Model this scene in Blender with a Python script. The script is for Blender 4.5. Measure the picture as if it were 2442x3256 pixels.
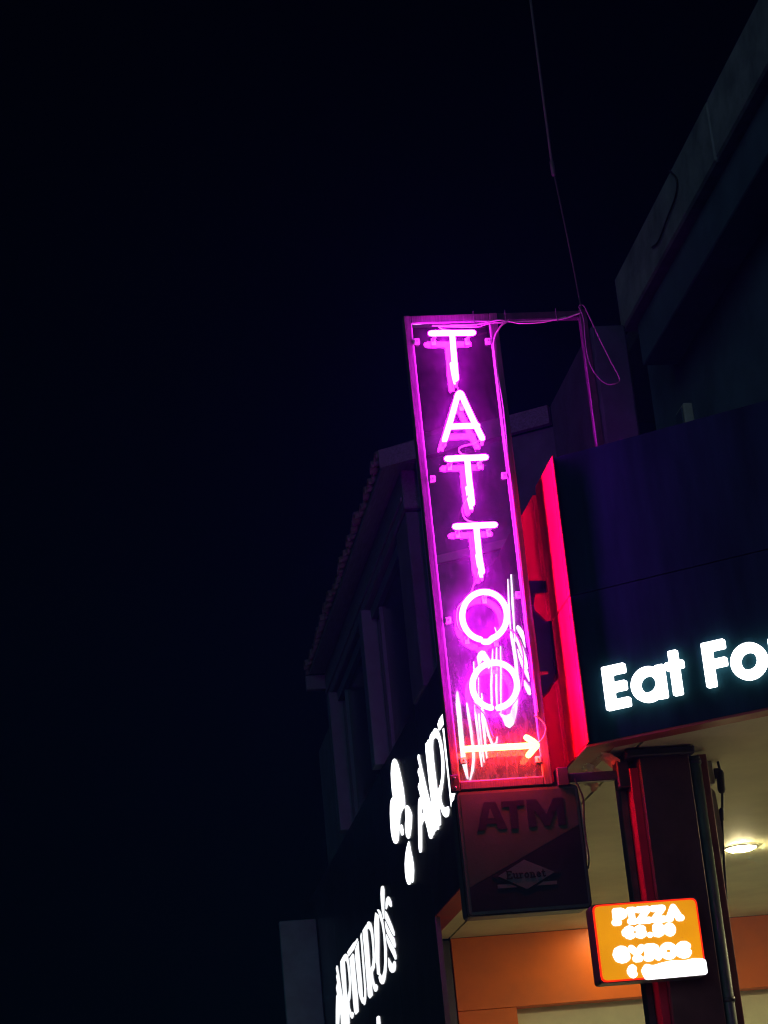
import bpy, bmesh, math, random
from mathutils import Vector, Matrix, noise
random.seed(7)

for o in list(bpy.data.objects):
    bpy.data.objects.remove(o)
scene = bpy.context.scene
COL = scene.collection

# ------------------------------------------------------------------ camera
# world axes: +Y runs away along the side street, +X to the right, Z up
cam_data = bpy.data.cameras.new('camera')
cam = bpy.data.objects.new('camera', cam_data)
COL.objects.link(cam)
yaw, pitch, roll = math.radians(9.03), math.radians(19.05), math.radians(-5.605)
fwd = Vector((math.sin(yaw) * math.cos(pitch), math.cos(yaw) * math.cos(pitch), math.sin(pitch)))
r0 = Vector((math.cos(yaw), -math.sin(yaw), 0))
u0 = r0.cross(fwd)
rgt = r0 * math.cos(roll) + u0 * math.sin(roll)
upv = u0 * math.cos(roll) - r0 * math.sin(roll)
cam.matrix_world = Matrix(((rgt.x, upv.x, -fwd.x, 0.0), (rgt.y, upv.y, -fwd.y, 0.0),
                           (rgt.z, upv.z, -fwd.z, 1.6), (0, 0, 0, 1)))
cam_data.sensor_fit = 'VERTICAL'
cam_data.sensor_height = 24.0
cam_data.lens = 7000.0 / 3256.0 * 24.0
cam_data.clip_start = 0.1
cam_data.clip_end = 3000.0
scene.camera = cam

# ------------------------------------------------------------------ night sky, dim sky glow
world = bpy.data.worlds.new('World')
scene.world = world
world.use_nodes = True
wn = world.node_tree.nodes
sky = wn.new('ShaderNodeTexSky')
sky.sky_type = 'NISHITA'
sky.sun_disc = False
sky.sun_elevation = math.radians(-4.0)
sky.sun_rotation = math.radians(200.0)
tint = wn.new('ShaderNodeMixRGB')
tint.blend_type = 'MULTIPLY'
tint.inputs['Fac'].default_value = 1.0
tint.inputs['Color2'].default_value = (0.35, 0.5, 1.0, 1)
bg = wn['Background']
bg.inputs['Strength'].default_value = 0.008
world.node_tree.links.new(sky.outputs['Color'], tint.inputs['Color1'])
world.node_tree.links.new(tint.outputs['Color'], bg.inputs['Color'])

sun_data = bpy.data.lights.new('sun', 'SUN')      # the faint glow of the town behind the camera
sun_data.energy = 0.24
sun_data.angle = math.radians(40)
sun_data.color = (0.5, 0.8, 1.0)
sun = bpy.data.objects.new('sun', sun_data)
COL.objects.link(sun)
sun.rotation_euler = Vector((0.55, 0.8, -0.25)).to_track_quat('-Z', 'Y').to_euler()

scene.view_settings.view_transform = 'Standard'
scene.view_settings.look = 'None'
scene.view_settings.gamma = 1.0
scene.view_settings.exposure = 0.0
scene.view_settings.use_curve_mapping = False
scene.cycles.use_denoising = True
scene.cycles.max_bounces = 6
scene.cycles.transparent_max_bounces = 16
scene.cycles.sample_clamp_indirect = 12.0
scene.cycles.caustics_reflective = False
scene.cycles.caustics_refractive = False
scene.cycles.filter_width = 1.2
scene.cycles.use_adaptive_sampling = True
scene.cycles.adaptive_threshold = 0.02

# ------------------------------------------------------------------ traced outlines (metres)
UPPER = {
    'icon_body': ((17.302,5.531),(17.221,5.501),(17.148,5.451),(17.089,5.377),(17.035,5.297),(16.991,5.205),(16.984,5.122),(16.999,5.068),(17.132,5.078),(17.239,5.074),(17.318,5.045),(17.391,4.999),(17.458,4.945),(17.53,4.907),(17.598,4.9),(17.672,4.909),(17.761,4.936),(17.827,4.982),(17.855,5.041),(17.842,5.115),(17.819,5.188),(17.76,5.252),(17.682,5.28),(17.554,5.275),(17.584,5.315),(17.581,5.399),(17.553,5.469),(17.495,5.517),(17.404,5.541)),
    'icon_dot': ((17.28,4.987),(17.239,4.97),(17.209,4.931),(17.233,4.894),(17.27,4.897),(17.319,4.91),(17.339,4.951),(17.307,4.981)),
    'icon_leaf': ((16.895,5.061),(16.83,5.039),(16.739,4.987),(16.696,4.939),(16.734,4.9),(16.797,4.855),(16.888,4.816),(16.96,4.809),(17.005,4.82),(17.068,4.852),(17.083,4.906),(17.06,4.953),(16.999,4.977),(17.0,5.022),(16.976,5.057)),
    'icon_drop': ((16.976,4.791),(16.949,4.768),(16.93,4.72),(16.891,4.662),(16.858,4.598),(16.861,4.541),(16.92,4.487),(16.972,4.465),(17.05,4.489),(17.112,4.477),(17.174,4.484),(17.235,4.502),(17.295,4.549),(17.306,4.609),(17.279,4.67),(17.218,4.718),(17.114,4.764),(17.019,4.785)),
    'A1': ((16.234,4.977),(16.19,4.962),(16.192,4.929),(16.216,4.854),(16.154,4.834),(16.11,4.798),(16.122,4.781),(16.219,4.781),(16.277,4.77),(16.317,4.7),(16.377,4.614),(16.416,4.595),(16.477,4.606),(16.495,4.637),(16.456,4.728),(16.404,4.817),(16.348,4.905),(16.292,4.964)),
    'A2': ((16.081,5.275),(16.057,5.262),(16.039,5.219),(15.992,5.145),(15.92,5.037),(15.85,4.93),(15.771,4.837),(15.733,4.799),(15.422,4.786),(15.411,4.726),(15.412,4.659),(15.426,4.603),(15.45,4.603),(15.501,4.62),(15.53,4.591),(15.564,4.596),(15.631,4.616),(15.657,4.604),(15.723,4.614),(15.764,4.598),(15.833,4.605),(15.864,4.591),(15.925,4.601),(15.967,4.624),(16.012,4.695),(16.075,4.778),(16.11,4.834),(16.135,4.903),(16.17,4.96),(16.205,5.018),(16.248,5.062),(16.201,5.081),(16.14,5.071),(16.14,5.109),(16.188,5.163),(16.146,5.182),(16.073,5.168),(16.098,5.207),(16.128,5.249),(16.112,5.272)),
    'R1': ((15.705,5.266),(15.626,5.26),(15.578,5.266),(15.525,5.248),(15.474,5.271),(15.365,5.27),(15.386,5.21),(15.426,5.171),(15.439,5.106),(15.436,5.023),(15.425,4.938),(15.418,4.869),(15.43,4.784),(15.404,4.727),(15.71,4.799),(15.709,4.859),(15.729,4.967),(15.728,5.071),(15.728,5.161),(15.736,5.233)),
    'R2': ((15.338,5.266),(15.256,5.27),(15.18,5.248),(15.12,5.217),(15.068,5.164),(15.024,5.1),(15.007,5.029),(15.016,4.965),(15.062,4.896),(15.139,4.847),(15.223,4.806),(15.282,4.786),(15.298,4.762),(15.263,4.713),(15.187,4.675),(15.088,4.66),(15.034,4.652),(15.011,4.627),(15.037,4.601),(15.099,4.593),(15.179,4.605),(15.255,4.635),(15.314,4.673),(15.356,4.722),(15.394,4.783),(15.37,4.845),(15.254,4.859),(15.156,4.904),(15.117,4.962),(15.097,5.038),(15.111,5.102),(15.142,5.158),(15.222,5.193),(15.318,5.213),(15.354,5.212)),
    'T1': ((14.926,5.182),(14.848,5.172),(14.815,5.188),(14.776,5.186),(14.755,5.16),(14.746,5.098),(14.737,5.017),(14.735,4.925),(14.724,4.818),(14.726,4.74),(14.72,4.669),(14.767,4.66),(14.823,4.602),(14.872,4.607),(14.914,4.628),(14.916,4.686),(14.914,4.784),(14.919,4.903),(14.924,5.024),(14.925,5.117)),
    'T2': ((14.759,5.272),(14.749,5.256),(14.657,5.223),(14.634,5.201),(15.065,5.208),(15.092,5.22),(15.112,5.264),(15.015,5.279)),
    'U1': ((14.262,5.269),(14.321,5.198),(14.325,5.063),(14.339,4.903),(14.325,4.791),(14.219,4.668),(14.178,4.648),(14.151,4.655),(14.168,4.76),(14.181,4.868),(14.167,5.026),(14.162,5.159),(14.192,5.252),(14.225,5.272)),
    'U2': ((13.93,5.106),(13.936,5.028),(13.905,4.904),(13.896,4.797),(13.926,4.726),(14.01,4.669),(14.1,4.632),(14.101,4.626),(14.079,4.626),(13.942,4.651),(13.856,4.709),(13.825,4.781),(13.834,4.888),(13.865,5.012),(13.908,5.101),(13.92,5.11)),
    'R3': ((13.533,5.278),(13.607,5.142),(13.682,4.964),(13.672,4.836),(13.666,4.69),(13.642,4.614),(13.636,4.609),(13.631,4.612),(13.616,4.679),(13.622,4.825),(13.633,4.951),(13.557,5.129),(13.522,5.275),(13.526,5.281)),
    'R4': ((13.43,5.145),(13.569,4.93),(13.58,4.823),(13.571,4.673),(13.545,4.617),(13.543,4.614),(13.543,4.617),(13.538,4.665),(13.546,4.816),(13.536,4.921),(13.428,5.145),(13.427,5.147)),
    'R5': ((13.382,5.029),(13.47,4.889),(13.472,4.797),(13.464,4.693),(13.443,4.621),(13.443,4.618),(13.444,4.621),(13.439,4.687),(13.447,4.791),(13.445,4.882),(13.384,5.029),(13.382,5.031)),
    'R6': ((13.4,5.272),(13.324,5.28),(13.226,5.266),(13.142,5.238),(13.084,5.201),(13.002,5.143),(13.006,5.101),(13.07,5.101),(13.133,5.158),(13.239,5.21),(13.383,5.21)),
    'R7': ((13.384,4.901),(13.383,4.824),(13.333,4.741),(13.249,4.663),(13.063,4.623),(13.033,4.657),(13.035,4.662),(13.049,4.661),(13.108,4.64),(13.197,4.657),(13.277,4.73),(13.326,4.812),(13.367,4.897),(13.377,4.904)),
    'O1': ((12.889,5.176),(12.979,5.092),(13.076,4.998),(13.116,4.908),(13.112,4.848),(13.106,4.842),(13.098,4.845),(13.063,4.895),(13.023,4.984),(12.927,5.077),(12.875,5.172),(12.879,5.178)),
    'O2': ((12.756,5.148),(12.85,5.036),(12.917,4.93),(12.953,4.802),(12.951,4.798),(12.948,4.801),(12.882,4.921),(12.815,5.026),(12.751,5.146),(12.752,5.15)),
    'O3': ((12.632,5.121),(12.709,4.997),(12.78,4.893),(12.837,4.762),(12.838,4.76),(12.837,4.762),(12.755,4.886),(12.684,4.99),(12.632,5.122),(12.631,5.124)),
    'O4': ((12.896,4.774),(12.797,4.708),(12.751,4.658),(12.637,4.614),(12.526,4.606),(12.439,4.626),(12.365,4.663),(12.285,4.736),(12.226,4.814),(12.21,4.914),(12.224,5.013),(12.267,5.104),(12.311,5.101),(12.294,5.025),(12.279,4.925),(12.297,4.834),(12.369,4.758),(12.452,4.708),(12.576,4.686),(12.731,4.715)),
    'O5': ((12.737,5.272),(12.711,5.231),(12.705,5.226),(12.705,5.23),(12.732,5.27),(12.737,5.275)),
    'P1': ((12.202,5.409),(12.268,5.28),(12.298,5.094),(12.299,5.091),(12.298,5.093),(12.241,5.272),(12.201,5.409),(12.201,5.411)),
    'P2': ((12.104,5.405),(12.171,5.25),(12.205,5.029),(12.201,5.023),(12.195,5.026),(12.128,5.237),(12.094,5.402),(12.098,5.408)),
    'S1': ((12.126,5.089),(12.08,5.089),(12.017,5.055),(11.949,5.011),(11.919,4.943),(11.946,4.913),(12.005,4.984),(12.088,5.051)),
    'S2': ((12.144,5.039),(12.08,4.998),(11.989,4.907),(11.941,4.828),(11.942,4.786),(11.998,4.837),(12.086,4.932),(12.143,5.0)),
    'S3': ((12.154,4.966),(12.109,4.912),(12.012,4.829),(11.939,4.753),(11.94,4.711),(11.998,4.758),(12.091,4.844),(12.146,4.916)),
    'S4': ((12.072,4.755),(12.025,4.724),(11.948,4.677),(11.935,4.643),(11.964,4.637),(12.007,4.653),(12.06,4.696),(12.086,4.73)),
}
LOWER = {
    'A1': ((22.5,4.613),(22.45,4.595),(22.383,4.505),(22.336,4.404),(22.279,4.316),(22.209,4.224),(21.803,4.192),(21.822,4.112),(21.823,4.034),(21.875,3.93),(22.026,3.917),(22.575,3.959),(22.527,4.12),(22.606,4.152),(22.861,3.977),(23.103,3.979),(22.898,4.219),(22.762,4.338),(22.668,4.346),(22.724,4.416),(22.583,4.451),(22.627,4.519),(22.536,4.533),(22.59,4.596)),
    'R1': ((22.169,4.603),(21.974,4.614),(21.791,4.618),(21.831,4.561),(21.833,4.482),(21.849,4.385),(21.876,4.289),(21.868,4.222),(21.818,4.186),(22.169,4.225),(22.167,4.329),(22.185,4.425),(22.207,4.515)),
    'R2': ((21.754,4.615),(21.668,4.608),(21.538,4.576),(21.485,4.498),(21.46,4.416),(21.445,4.323),(21.509,4.241),(21.623,4.172),(21.729,4.153),(21.739,4.101),(21.653,4.043),(21.516,4.026),(21.451,4.001),(21.509,3.978),(21.613,3.973),(21.724,4.004),(21.793,4.063),(21.768,4.171),(21.801,4.221),(21.676,4.25),(21.601,4.306),(21.59,4.396),(21.606,4.49),(21.663,4.537),(21.784,4.551)),
    'T1': ((21.399,4.524),(21.128,4.53),(21.037,4.503),(21.046,4.422),(21.05,4.307),(21.04,4.211),(21.03,4.114),(21.069,3.975),(21.304,3.975),(21.394,4.009),(21.409,4.099),(21.396,4.227),(21.384,4.354),(21.39,4.459)),
    'T2': ((21.544,4.605),(21.012,4.613),(20.849,4.604),(20.732,4.603),(20.696,4.609),(20.647,4.585),(20.998,4.551),(21.464,4.551)),
    'U1': ((20.921,4.537),(20.62,4.571),(20.639,4.508),(20.635,4.407),(20.635,4.3),(20.63,4.2),(20.642,4.114),(20.674,4.047),(20.537,4.048),(20.594,3.981),(20.75,4.012),(20.864,4.069),(20.935,4.134),(20.934,4.229),(20.947,4.357),(20.957,4.454)),
    'U2': ((20.365,4.608),(20.335,4.58),(20.339,4.506),(20.343,4.395),(20.348,4.285),(20.372,4.183),(20.374,4.091),(20.433,4.013),(20.526,3.977),(20.623,3.978),(20.643,4.033),(20.553,4.046),(20.494,4.107),(20.478,4.198),(20.473,4.303),(20.459,4.413),(20.443,4.504),(20.451,4.586)),
    'R3': ((20.229,4.607),(20.069,4.611),(19.94,4.614),(19.926,4.559),(19.929,4.487),(19.922,4.394),(19.938,4.305),(19.949,4.222),(19.95,4.119),(19.951,3.982),(20.155,3.981),(20.258,4.016),(20.252,4.124),(20.252,4.228),(20.237,4.331),(20.229,4.453),(20.24,4.535)),
    'R4': ((19.906,4.611),(19.828,4.621),(19.755,4.614),(19.625,4.577),(19.566,4.526),(19.543,4.457),(19.559,4.37),(19.575,4.282),(19.647,4.186),(19.812,4.167),(19.804,4.111),(19.738,4.052),(19.623,4.036),(19.559,4.007),(19.599,3.984),(19.706,3.981),(19.79,3.998),(19.871,4.05),(19.899,4.113),(19.908,4.216),(19.786,4.228),(19.695,4.282),(19.656,4.367),(19.658,4.451),(19.685,4.51),(19.788,4.559),(19.886,4.563)),
    'O1': ((19.264,4.612),(19.187,4.588),(19.092,4.562),(19.119,4.479),(19.18,4.371),(19.259,4.265),(19.318,4.186),(19.338,4.107),(19.43,4.093),(19.507,4.108),(19.492,4.188),(19.543,4.219),(19.484,4.329),(19.448,4.442),(19.398,4.542),(19.315,4.587)),
    'O2': ((19.139,4.617),(19.047,4.603),(18.928,4.558),(18.846,4.481),(18.812,4.4),(18.786,4.31),(18.781,4.223),(18.83,4.144),(18.916,4.053),(19.041,3.996),(19.163,3.977),(19.271,3.989),(19.378,4.02),(19.435,4.067),(19.359,4.1),(19.21,4.045),(19.068,4.08),(18.979,4.137),(18.91,4.243),(18.887,4.355),(18.931,4.455),(19.019,4.528),(19.043,4.562)),
    'P1': ((18.762,4.748),(18.67,4.742),(18.611,4.727),(18.583,4.692),(18.628,4.631),(18.69,4.566),(18.753,4.474),(18.794,4.479),(18.814,4.518),(18.846,4.569),(18.85,4.64),(18.829,4.706)),
    'S1': ((18.584,4.577),(18.519,4.605),(18.402,4.605),(18.31,4.579),(18.237,4.534),(18.233,4.495),(18.287,4.495),(18.361,4.518),(18.429,4.548),(18.508,4.53),(18.575,4.524),(18.615,4.537)),
    'S2': ((18.642,4.523),(18.558,4.49),(18.448,4.427),(18.326,4.35),(18.225,4.279),(18.23,4.248),(18.276,4.254),(18.4,4.308),(18.543,4.388),(18.675,4.455),(18.689,4.496)),
    'S3': ((18.702,4.444),(18.577,4.373),(18.412,4.29),(18.261,4.228),(18.224,4.173),(18.258,4.153),(18.325,4.173),(18.484,4.254),(18.649,4.336),(18.717,4.398)),
    'S4': ((18.711,4.336),(18.6,4.28),(18.432,4.203),(18.3,4.144),(18.236,4.085),(18.263,4.058),(18.324,4.065),(18.442,4.129),(18.606,4.209),(18.71,4.282)),
    'S5': ((18.72,4.139),(18.639,4.103),(18.521,4.051),(18.394,4.064),(18.325,4.047),(18.318,4.014),(18.373,3.984),(18.476,3.98),(18.581,3.991),(18.698,4.024),(18.752,4.071),(18.742,4.114)),
    'W1': ((19.807,3.771),(19.684,3.769),(19.6,3.751),(19.6,3.659),(19.636,3.572),(19.88,3.588),(19.865,3.69)),
}
NEON = {
    'T1': [[(2.0952, 6.4498), (2.3303, 6.4448)], [(2.2128, 6.4395), (2.2098, 6.3418), (2.208, 6.2513), (2.2067, 6.1747)]],
    'A': [[(2.1067, 5.8205), (2.146, 5.9182), (2.1923, 6.0408), (2.2056, 6.0761), (2.2162, 6.0882), (2.226, 6.0819), (2.2339, 6.057), (2.2718, 5.9395), (2.3134, 5.8203)], [(2.1394, 5.8955), (2.2942, 5.895)]],
    'T2': [[(2.1099, 5.7105), (2.3201, 5.7098)], [(2.2186, 5.7098), (2.2165, 5.5962), (2.218, 5.5178), (2.2172, 5.4485)]],
    'T3': [[(2.1132, 5.3227), (2.3275, 5.3224)], [(2.2264, 5.3188), (2.2252, 5.2161), (2.2251, 5.1395), (2.2299, 5.0629)]],
    'ARROW': [[(2.034, 4.1114), (2.4048, 4.1082)], [(2.3658, 4.1516), (2.3991, 4.1278), (2.4128, 4.1077), (2.3944, 4.0879), (2.3655, 4.0593)]],
    'O1': [[(2.1806, 4.6919), (2.1639, 4.6981), (2.1484, 4.707), (2.1345, 4.7184), (2.1225, 4.7322), (2.1126, 4.7479), (2.1051, 4.7653), (2.1001, 4.7839), (2.0978, 4.8033), (2.0982, 4.8231), (2.1013, 4.8428), (2.1071, 4.862), (2.1154, 4.8802), (2.126, 4.8971), (2.1388, 4.9121), (2.1533, 4.9251), (2.1693, 4.9356), (2.1865, 4.9435), (2.2043, 4.9485), (2.2225, 4.9506), (2.2405, 4.9496), (2.258, 4.9457), (2.2746, 4.9388), (2.2898, 4.9292), (2.3034, 4.917), (2.315, 4.9026), (2.3244, 4.8863), (2.3313, 4.8685), (2.3355, 4.8495), (2.3371, 4.8299), (2.3359, 4.81), (2.332, 4.7904), (2.3255, 4.7714), (2.3165, 4.7535), (2.3052, 4.7372), (2.292, 4.7227), (2.2771, 4.7104), (2.2608, 4.7007), (2.2435, 4.6936), (2.2244, 4.6778), (2.1977, 4.6778)]],
    'O2': [[(2.1975, 4.3212), (2.1814, 4.3263), (2.1663, 4.3337), (2.1526, 4.3434), (2.1404, 4.3552), (2.1302, 4.3687), (2.122, 4.3837), (2.1161, 4.3999), (2.1125, 4.4169), (2.1114, 4.4345), (2.1129, 4.4522), (2.1167, 4.4696), (2.123, 4.4865), (2.1315, 4.5023), (2.1421, 4.5169), (2.1546, 4.5299), (2.1687, 4.5409), (2.184, 4.5499), (2.2004, 4.5565), (2.2173, 4.5606), (2.2346, 4.5622), (2.2517, 4.5613), (2.2684, 4.5577), (2.2843, 4.5516), (2.299, 4.5432), (2.3123, 4.5326), (2.3238, 4.52), (2.3332, 4.5058), (2.3405, 4.4901), (2.3455, 4.4734), (2.348, 4.456), (2.348, 4.4383), (2.3455, 4.4206), (2.3405, 4.4034), (2.3332, 4.3869), (2.3238, 4.3716), (2.3123, 4.3577), (2.2992, 4.3456), (2.2846, 4.3355), (2.2688, 4.3276), (2.2523, 4.322), (2.2352, 4.3189)]],
}
WIRES = {
    'w_t1_a': [(2.2037, 6.1703), (2.2093, 6.1431), (2.2143, 6.1026)],
    'w_a_t2': [(2.3087, 5.8161), (2.2733, 5.7978), (2.2178, 5.787), (2.1874, 5.7751), (2.1814, 5.7578), (2.1959, 5.7374), (2.224, 5.7273)],
    'w_t2_t3': [(2.2063, 5.501), (2.177, 5.4591), (2.1617, 5.408), (2.1757, 5.3686), (2.2066, 5.3499), (2.2386, 5.3397)],
    'w_t3_o1': [(2.2165, 5.0983), (2.2029, 5.0482), (2.1762, 4.9905), (2.1596, 4.9493)],
    'w_o1': [(2.1147, 4.9098), (2.078, 4.8699), (2.067, 4.8038), (2.0778, 4.7533), (2.1163, 4.7346)],
    'w_o1_o2': [(2.3234, 4.7355), (2.3599, 4.7334), (2.387, 4.6862), (2.4018, 4.6025), (2.3886, 4.4878), (2.3631, 4.4074), (2.3236, 4.3445), (2.2622, 4.2995)],
    'w_o2_arrow': [(2.1082, 4.3575), (2.1507, 4.3062), (2.1733, 4.2563), (2.1861, 4.191), (2.1953, 4.1663)],
    'w_arrow': [(2.4233, 4.2653), (2.4534, 4.2473), (2.4735, 4.2136), (2.4721, 4.1814), (2.4535, 4.1462), (2.4267, 4.1237), (2.4089, 4.1087)],
    'w_top': [(2.1421, 6.4921), (2.1661, 6.4775), (2.2074, 6.4669)],
    'w_top2': [(2.1423, 6.4939), (2.2439, 6.4903), (2.3584, 6.4861), (2.433, 6.5046), (2.5012, 6.5021)],
}
ORNAMENT = [
    [(11.725, 5.246), (11.291, 5.105), (11.306, 5.041), (11.74, 5.178)] ,
    [(11.741, 5.178), (11.561, 5.121), (11.619, 5.11), (11.661, 5.082), (11.655, 5.05), (11.529, 4.982), (11.407, 4.912), (11.343, 4.886), (11.272, 4.871), (11.272, 4.825), (11.291, 4.734), (11.306, 4.642), (11.305, 4.578), (11.369, 4.551), (11.465, 4.548), (11.534, 4.54), (11.722, 4.552), (11.682, 4.674), (11.454, 4.62), (11.444, 4.636), (11.675, 4.697), (11.7, 4.81), (11.7, 4.92), (11.715, 5.008), (11.724, 5.078)] ,
]

# ------------------------------------------------------------------ materials
MATS = {}
def pmat(name, col, rough=0.6, metal=0.0, var=0.18, scale=9.0, bump=0.15, bscale=60.0, stretch=(1, 1, 1), spec=0.5):
    """Principled paint/metal/plaster with blotchy tone, a roughness break-up and fine relief."""
    if name in MATS:
        return MATS[name]
    m = bpy.data.materials.new(name)
    m.use_nodes = True
    nt = m.node_tree
    b = nt.nodes['Principled BSDF']
    tc = nt.nodes.new('ShaderNodeTexCoord')
    mp = nt.nodes.new('ShaderNodeMapping')
    mp.inputs['Scale'].default_value = stretch
    nt.links.new(tc.outputs['Object'], mp.inputs['Vector'])
    n1 = nt.nodes.new('ShaderNodeTexNoise')
    n1.inputs['Scale'].default_value = scale
    n1.inputs['Detail'].default_value = 6
    n1.inputs['Roughness'].default_value = 0.62
    nt.links.new(mp.outputs['Vector'], n1.inputs['Vector'])
    rp = nt.nodes.new('ShaderNodeValToRGB')
    lo = tuple(max(0.0, c * (1 - 1.6 * var)) for c in col)
    hi = tuple(min(1.0, c * (1 + var)) for c in col)
    rp.color_ramp.elements[0].position = 0.3
    rp.color_ramp.elements[0].color = (*lo, 1)
    rp.color_ramp.elements[1].position = 0.68
    rp.color_ramp.elements[1].color = (*hi, 1)
    nt.links.new(n1.outputs['Fac'], rp.inputs['Fac'])
    nt.links.new(rp.outputs['Color'], b.inputs['Base Color'])
    mr = nt.nodes.new('ShaderNodeMapRange')
    mr.inputs['To Min'].default_value = max(0.05, rough - 0.12)
    mr.inputs['To Max'].default_value = min(1.0, rough + 0.14)
    nt.links.new(n1.outputs['Fac'], mr.inputs['Value'])
    nt.links.new(mr.outputs['Result'], b.inputs['Roughness'])
    b.inputs['Metallic'].default_value = metal
    b.inputs['Specular IOR Level'].default_value = spec
    n2 = nt.nodes.new('ShaderNodeTexNoise')
    n2.inputs['Scale'].default_value = bscale
    n2.inputs['Detail'].default_value = 5
    nt.links.new(mp.outputs['Vector'], n2.inputs['Vector'])
    bp = nt.nodes.new('ShaderNodeBump')
    bp.inputs['Strength'].default_value = bump
    bp.inputs['Distance'].default_value = 0.004
    nt.links.new(n2.outputs['Fac'], bp.inputs['Height'])
    nt.links.new(bp.outputs['Normal'], b.inputs['Normal'])
    MATS[name] = m
    return m

def emat(name, col, strength, mottled=0.0):
    """Something that gives off light: lamp glass, neon, backlit plastic."""
    m = bpy.data.materials.new(name)
    m.use_nodes = True
    nt = m.node_tree
    b = nt.nodes['Principled BSDF']
    b.inputs['Base Color'].default_value = (*[min(0.8, 0.1 + c * 0.5) for c in col], 1)
    b.inputs['Roughness'].default_value = 0.3
    b.inputs['Emission Color'].default_value = (*col, 1)
    b.inputs['Emission Strength'].default_value = strength
    if mottled:
        tc = nt.nodes.new('ShaderNodeTexCoord')
        n1 = nt.nodes.new('ShaderNodeTexNoise')
        n1.inputs['Scale'].default_value = 4.0
        n1.inputs['Detail'].default_value = 2
        nt.links.new(tc.outputs['Object'], n1.inputs['Vector'])
        mr = nt.nodes.new('ShaderNodeMapRange')
        mr.inputs['To Min'].default_value = strength * (1 - mottled)
        mr.inputs['To Max'].default_value = strength * (1 + mottled)
        nt.links.new(n1.outputs['Fac'], mr.inputs['Value'])
        nt.links.new(mr.outputs['Result'], b.inputs['Emission Strength'])
    return m

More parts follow.
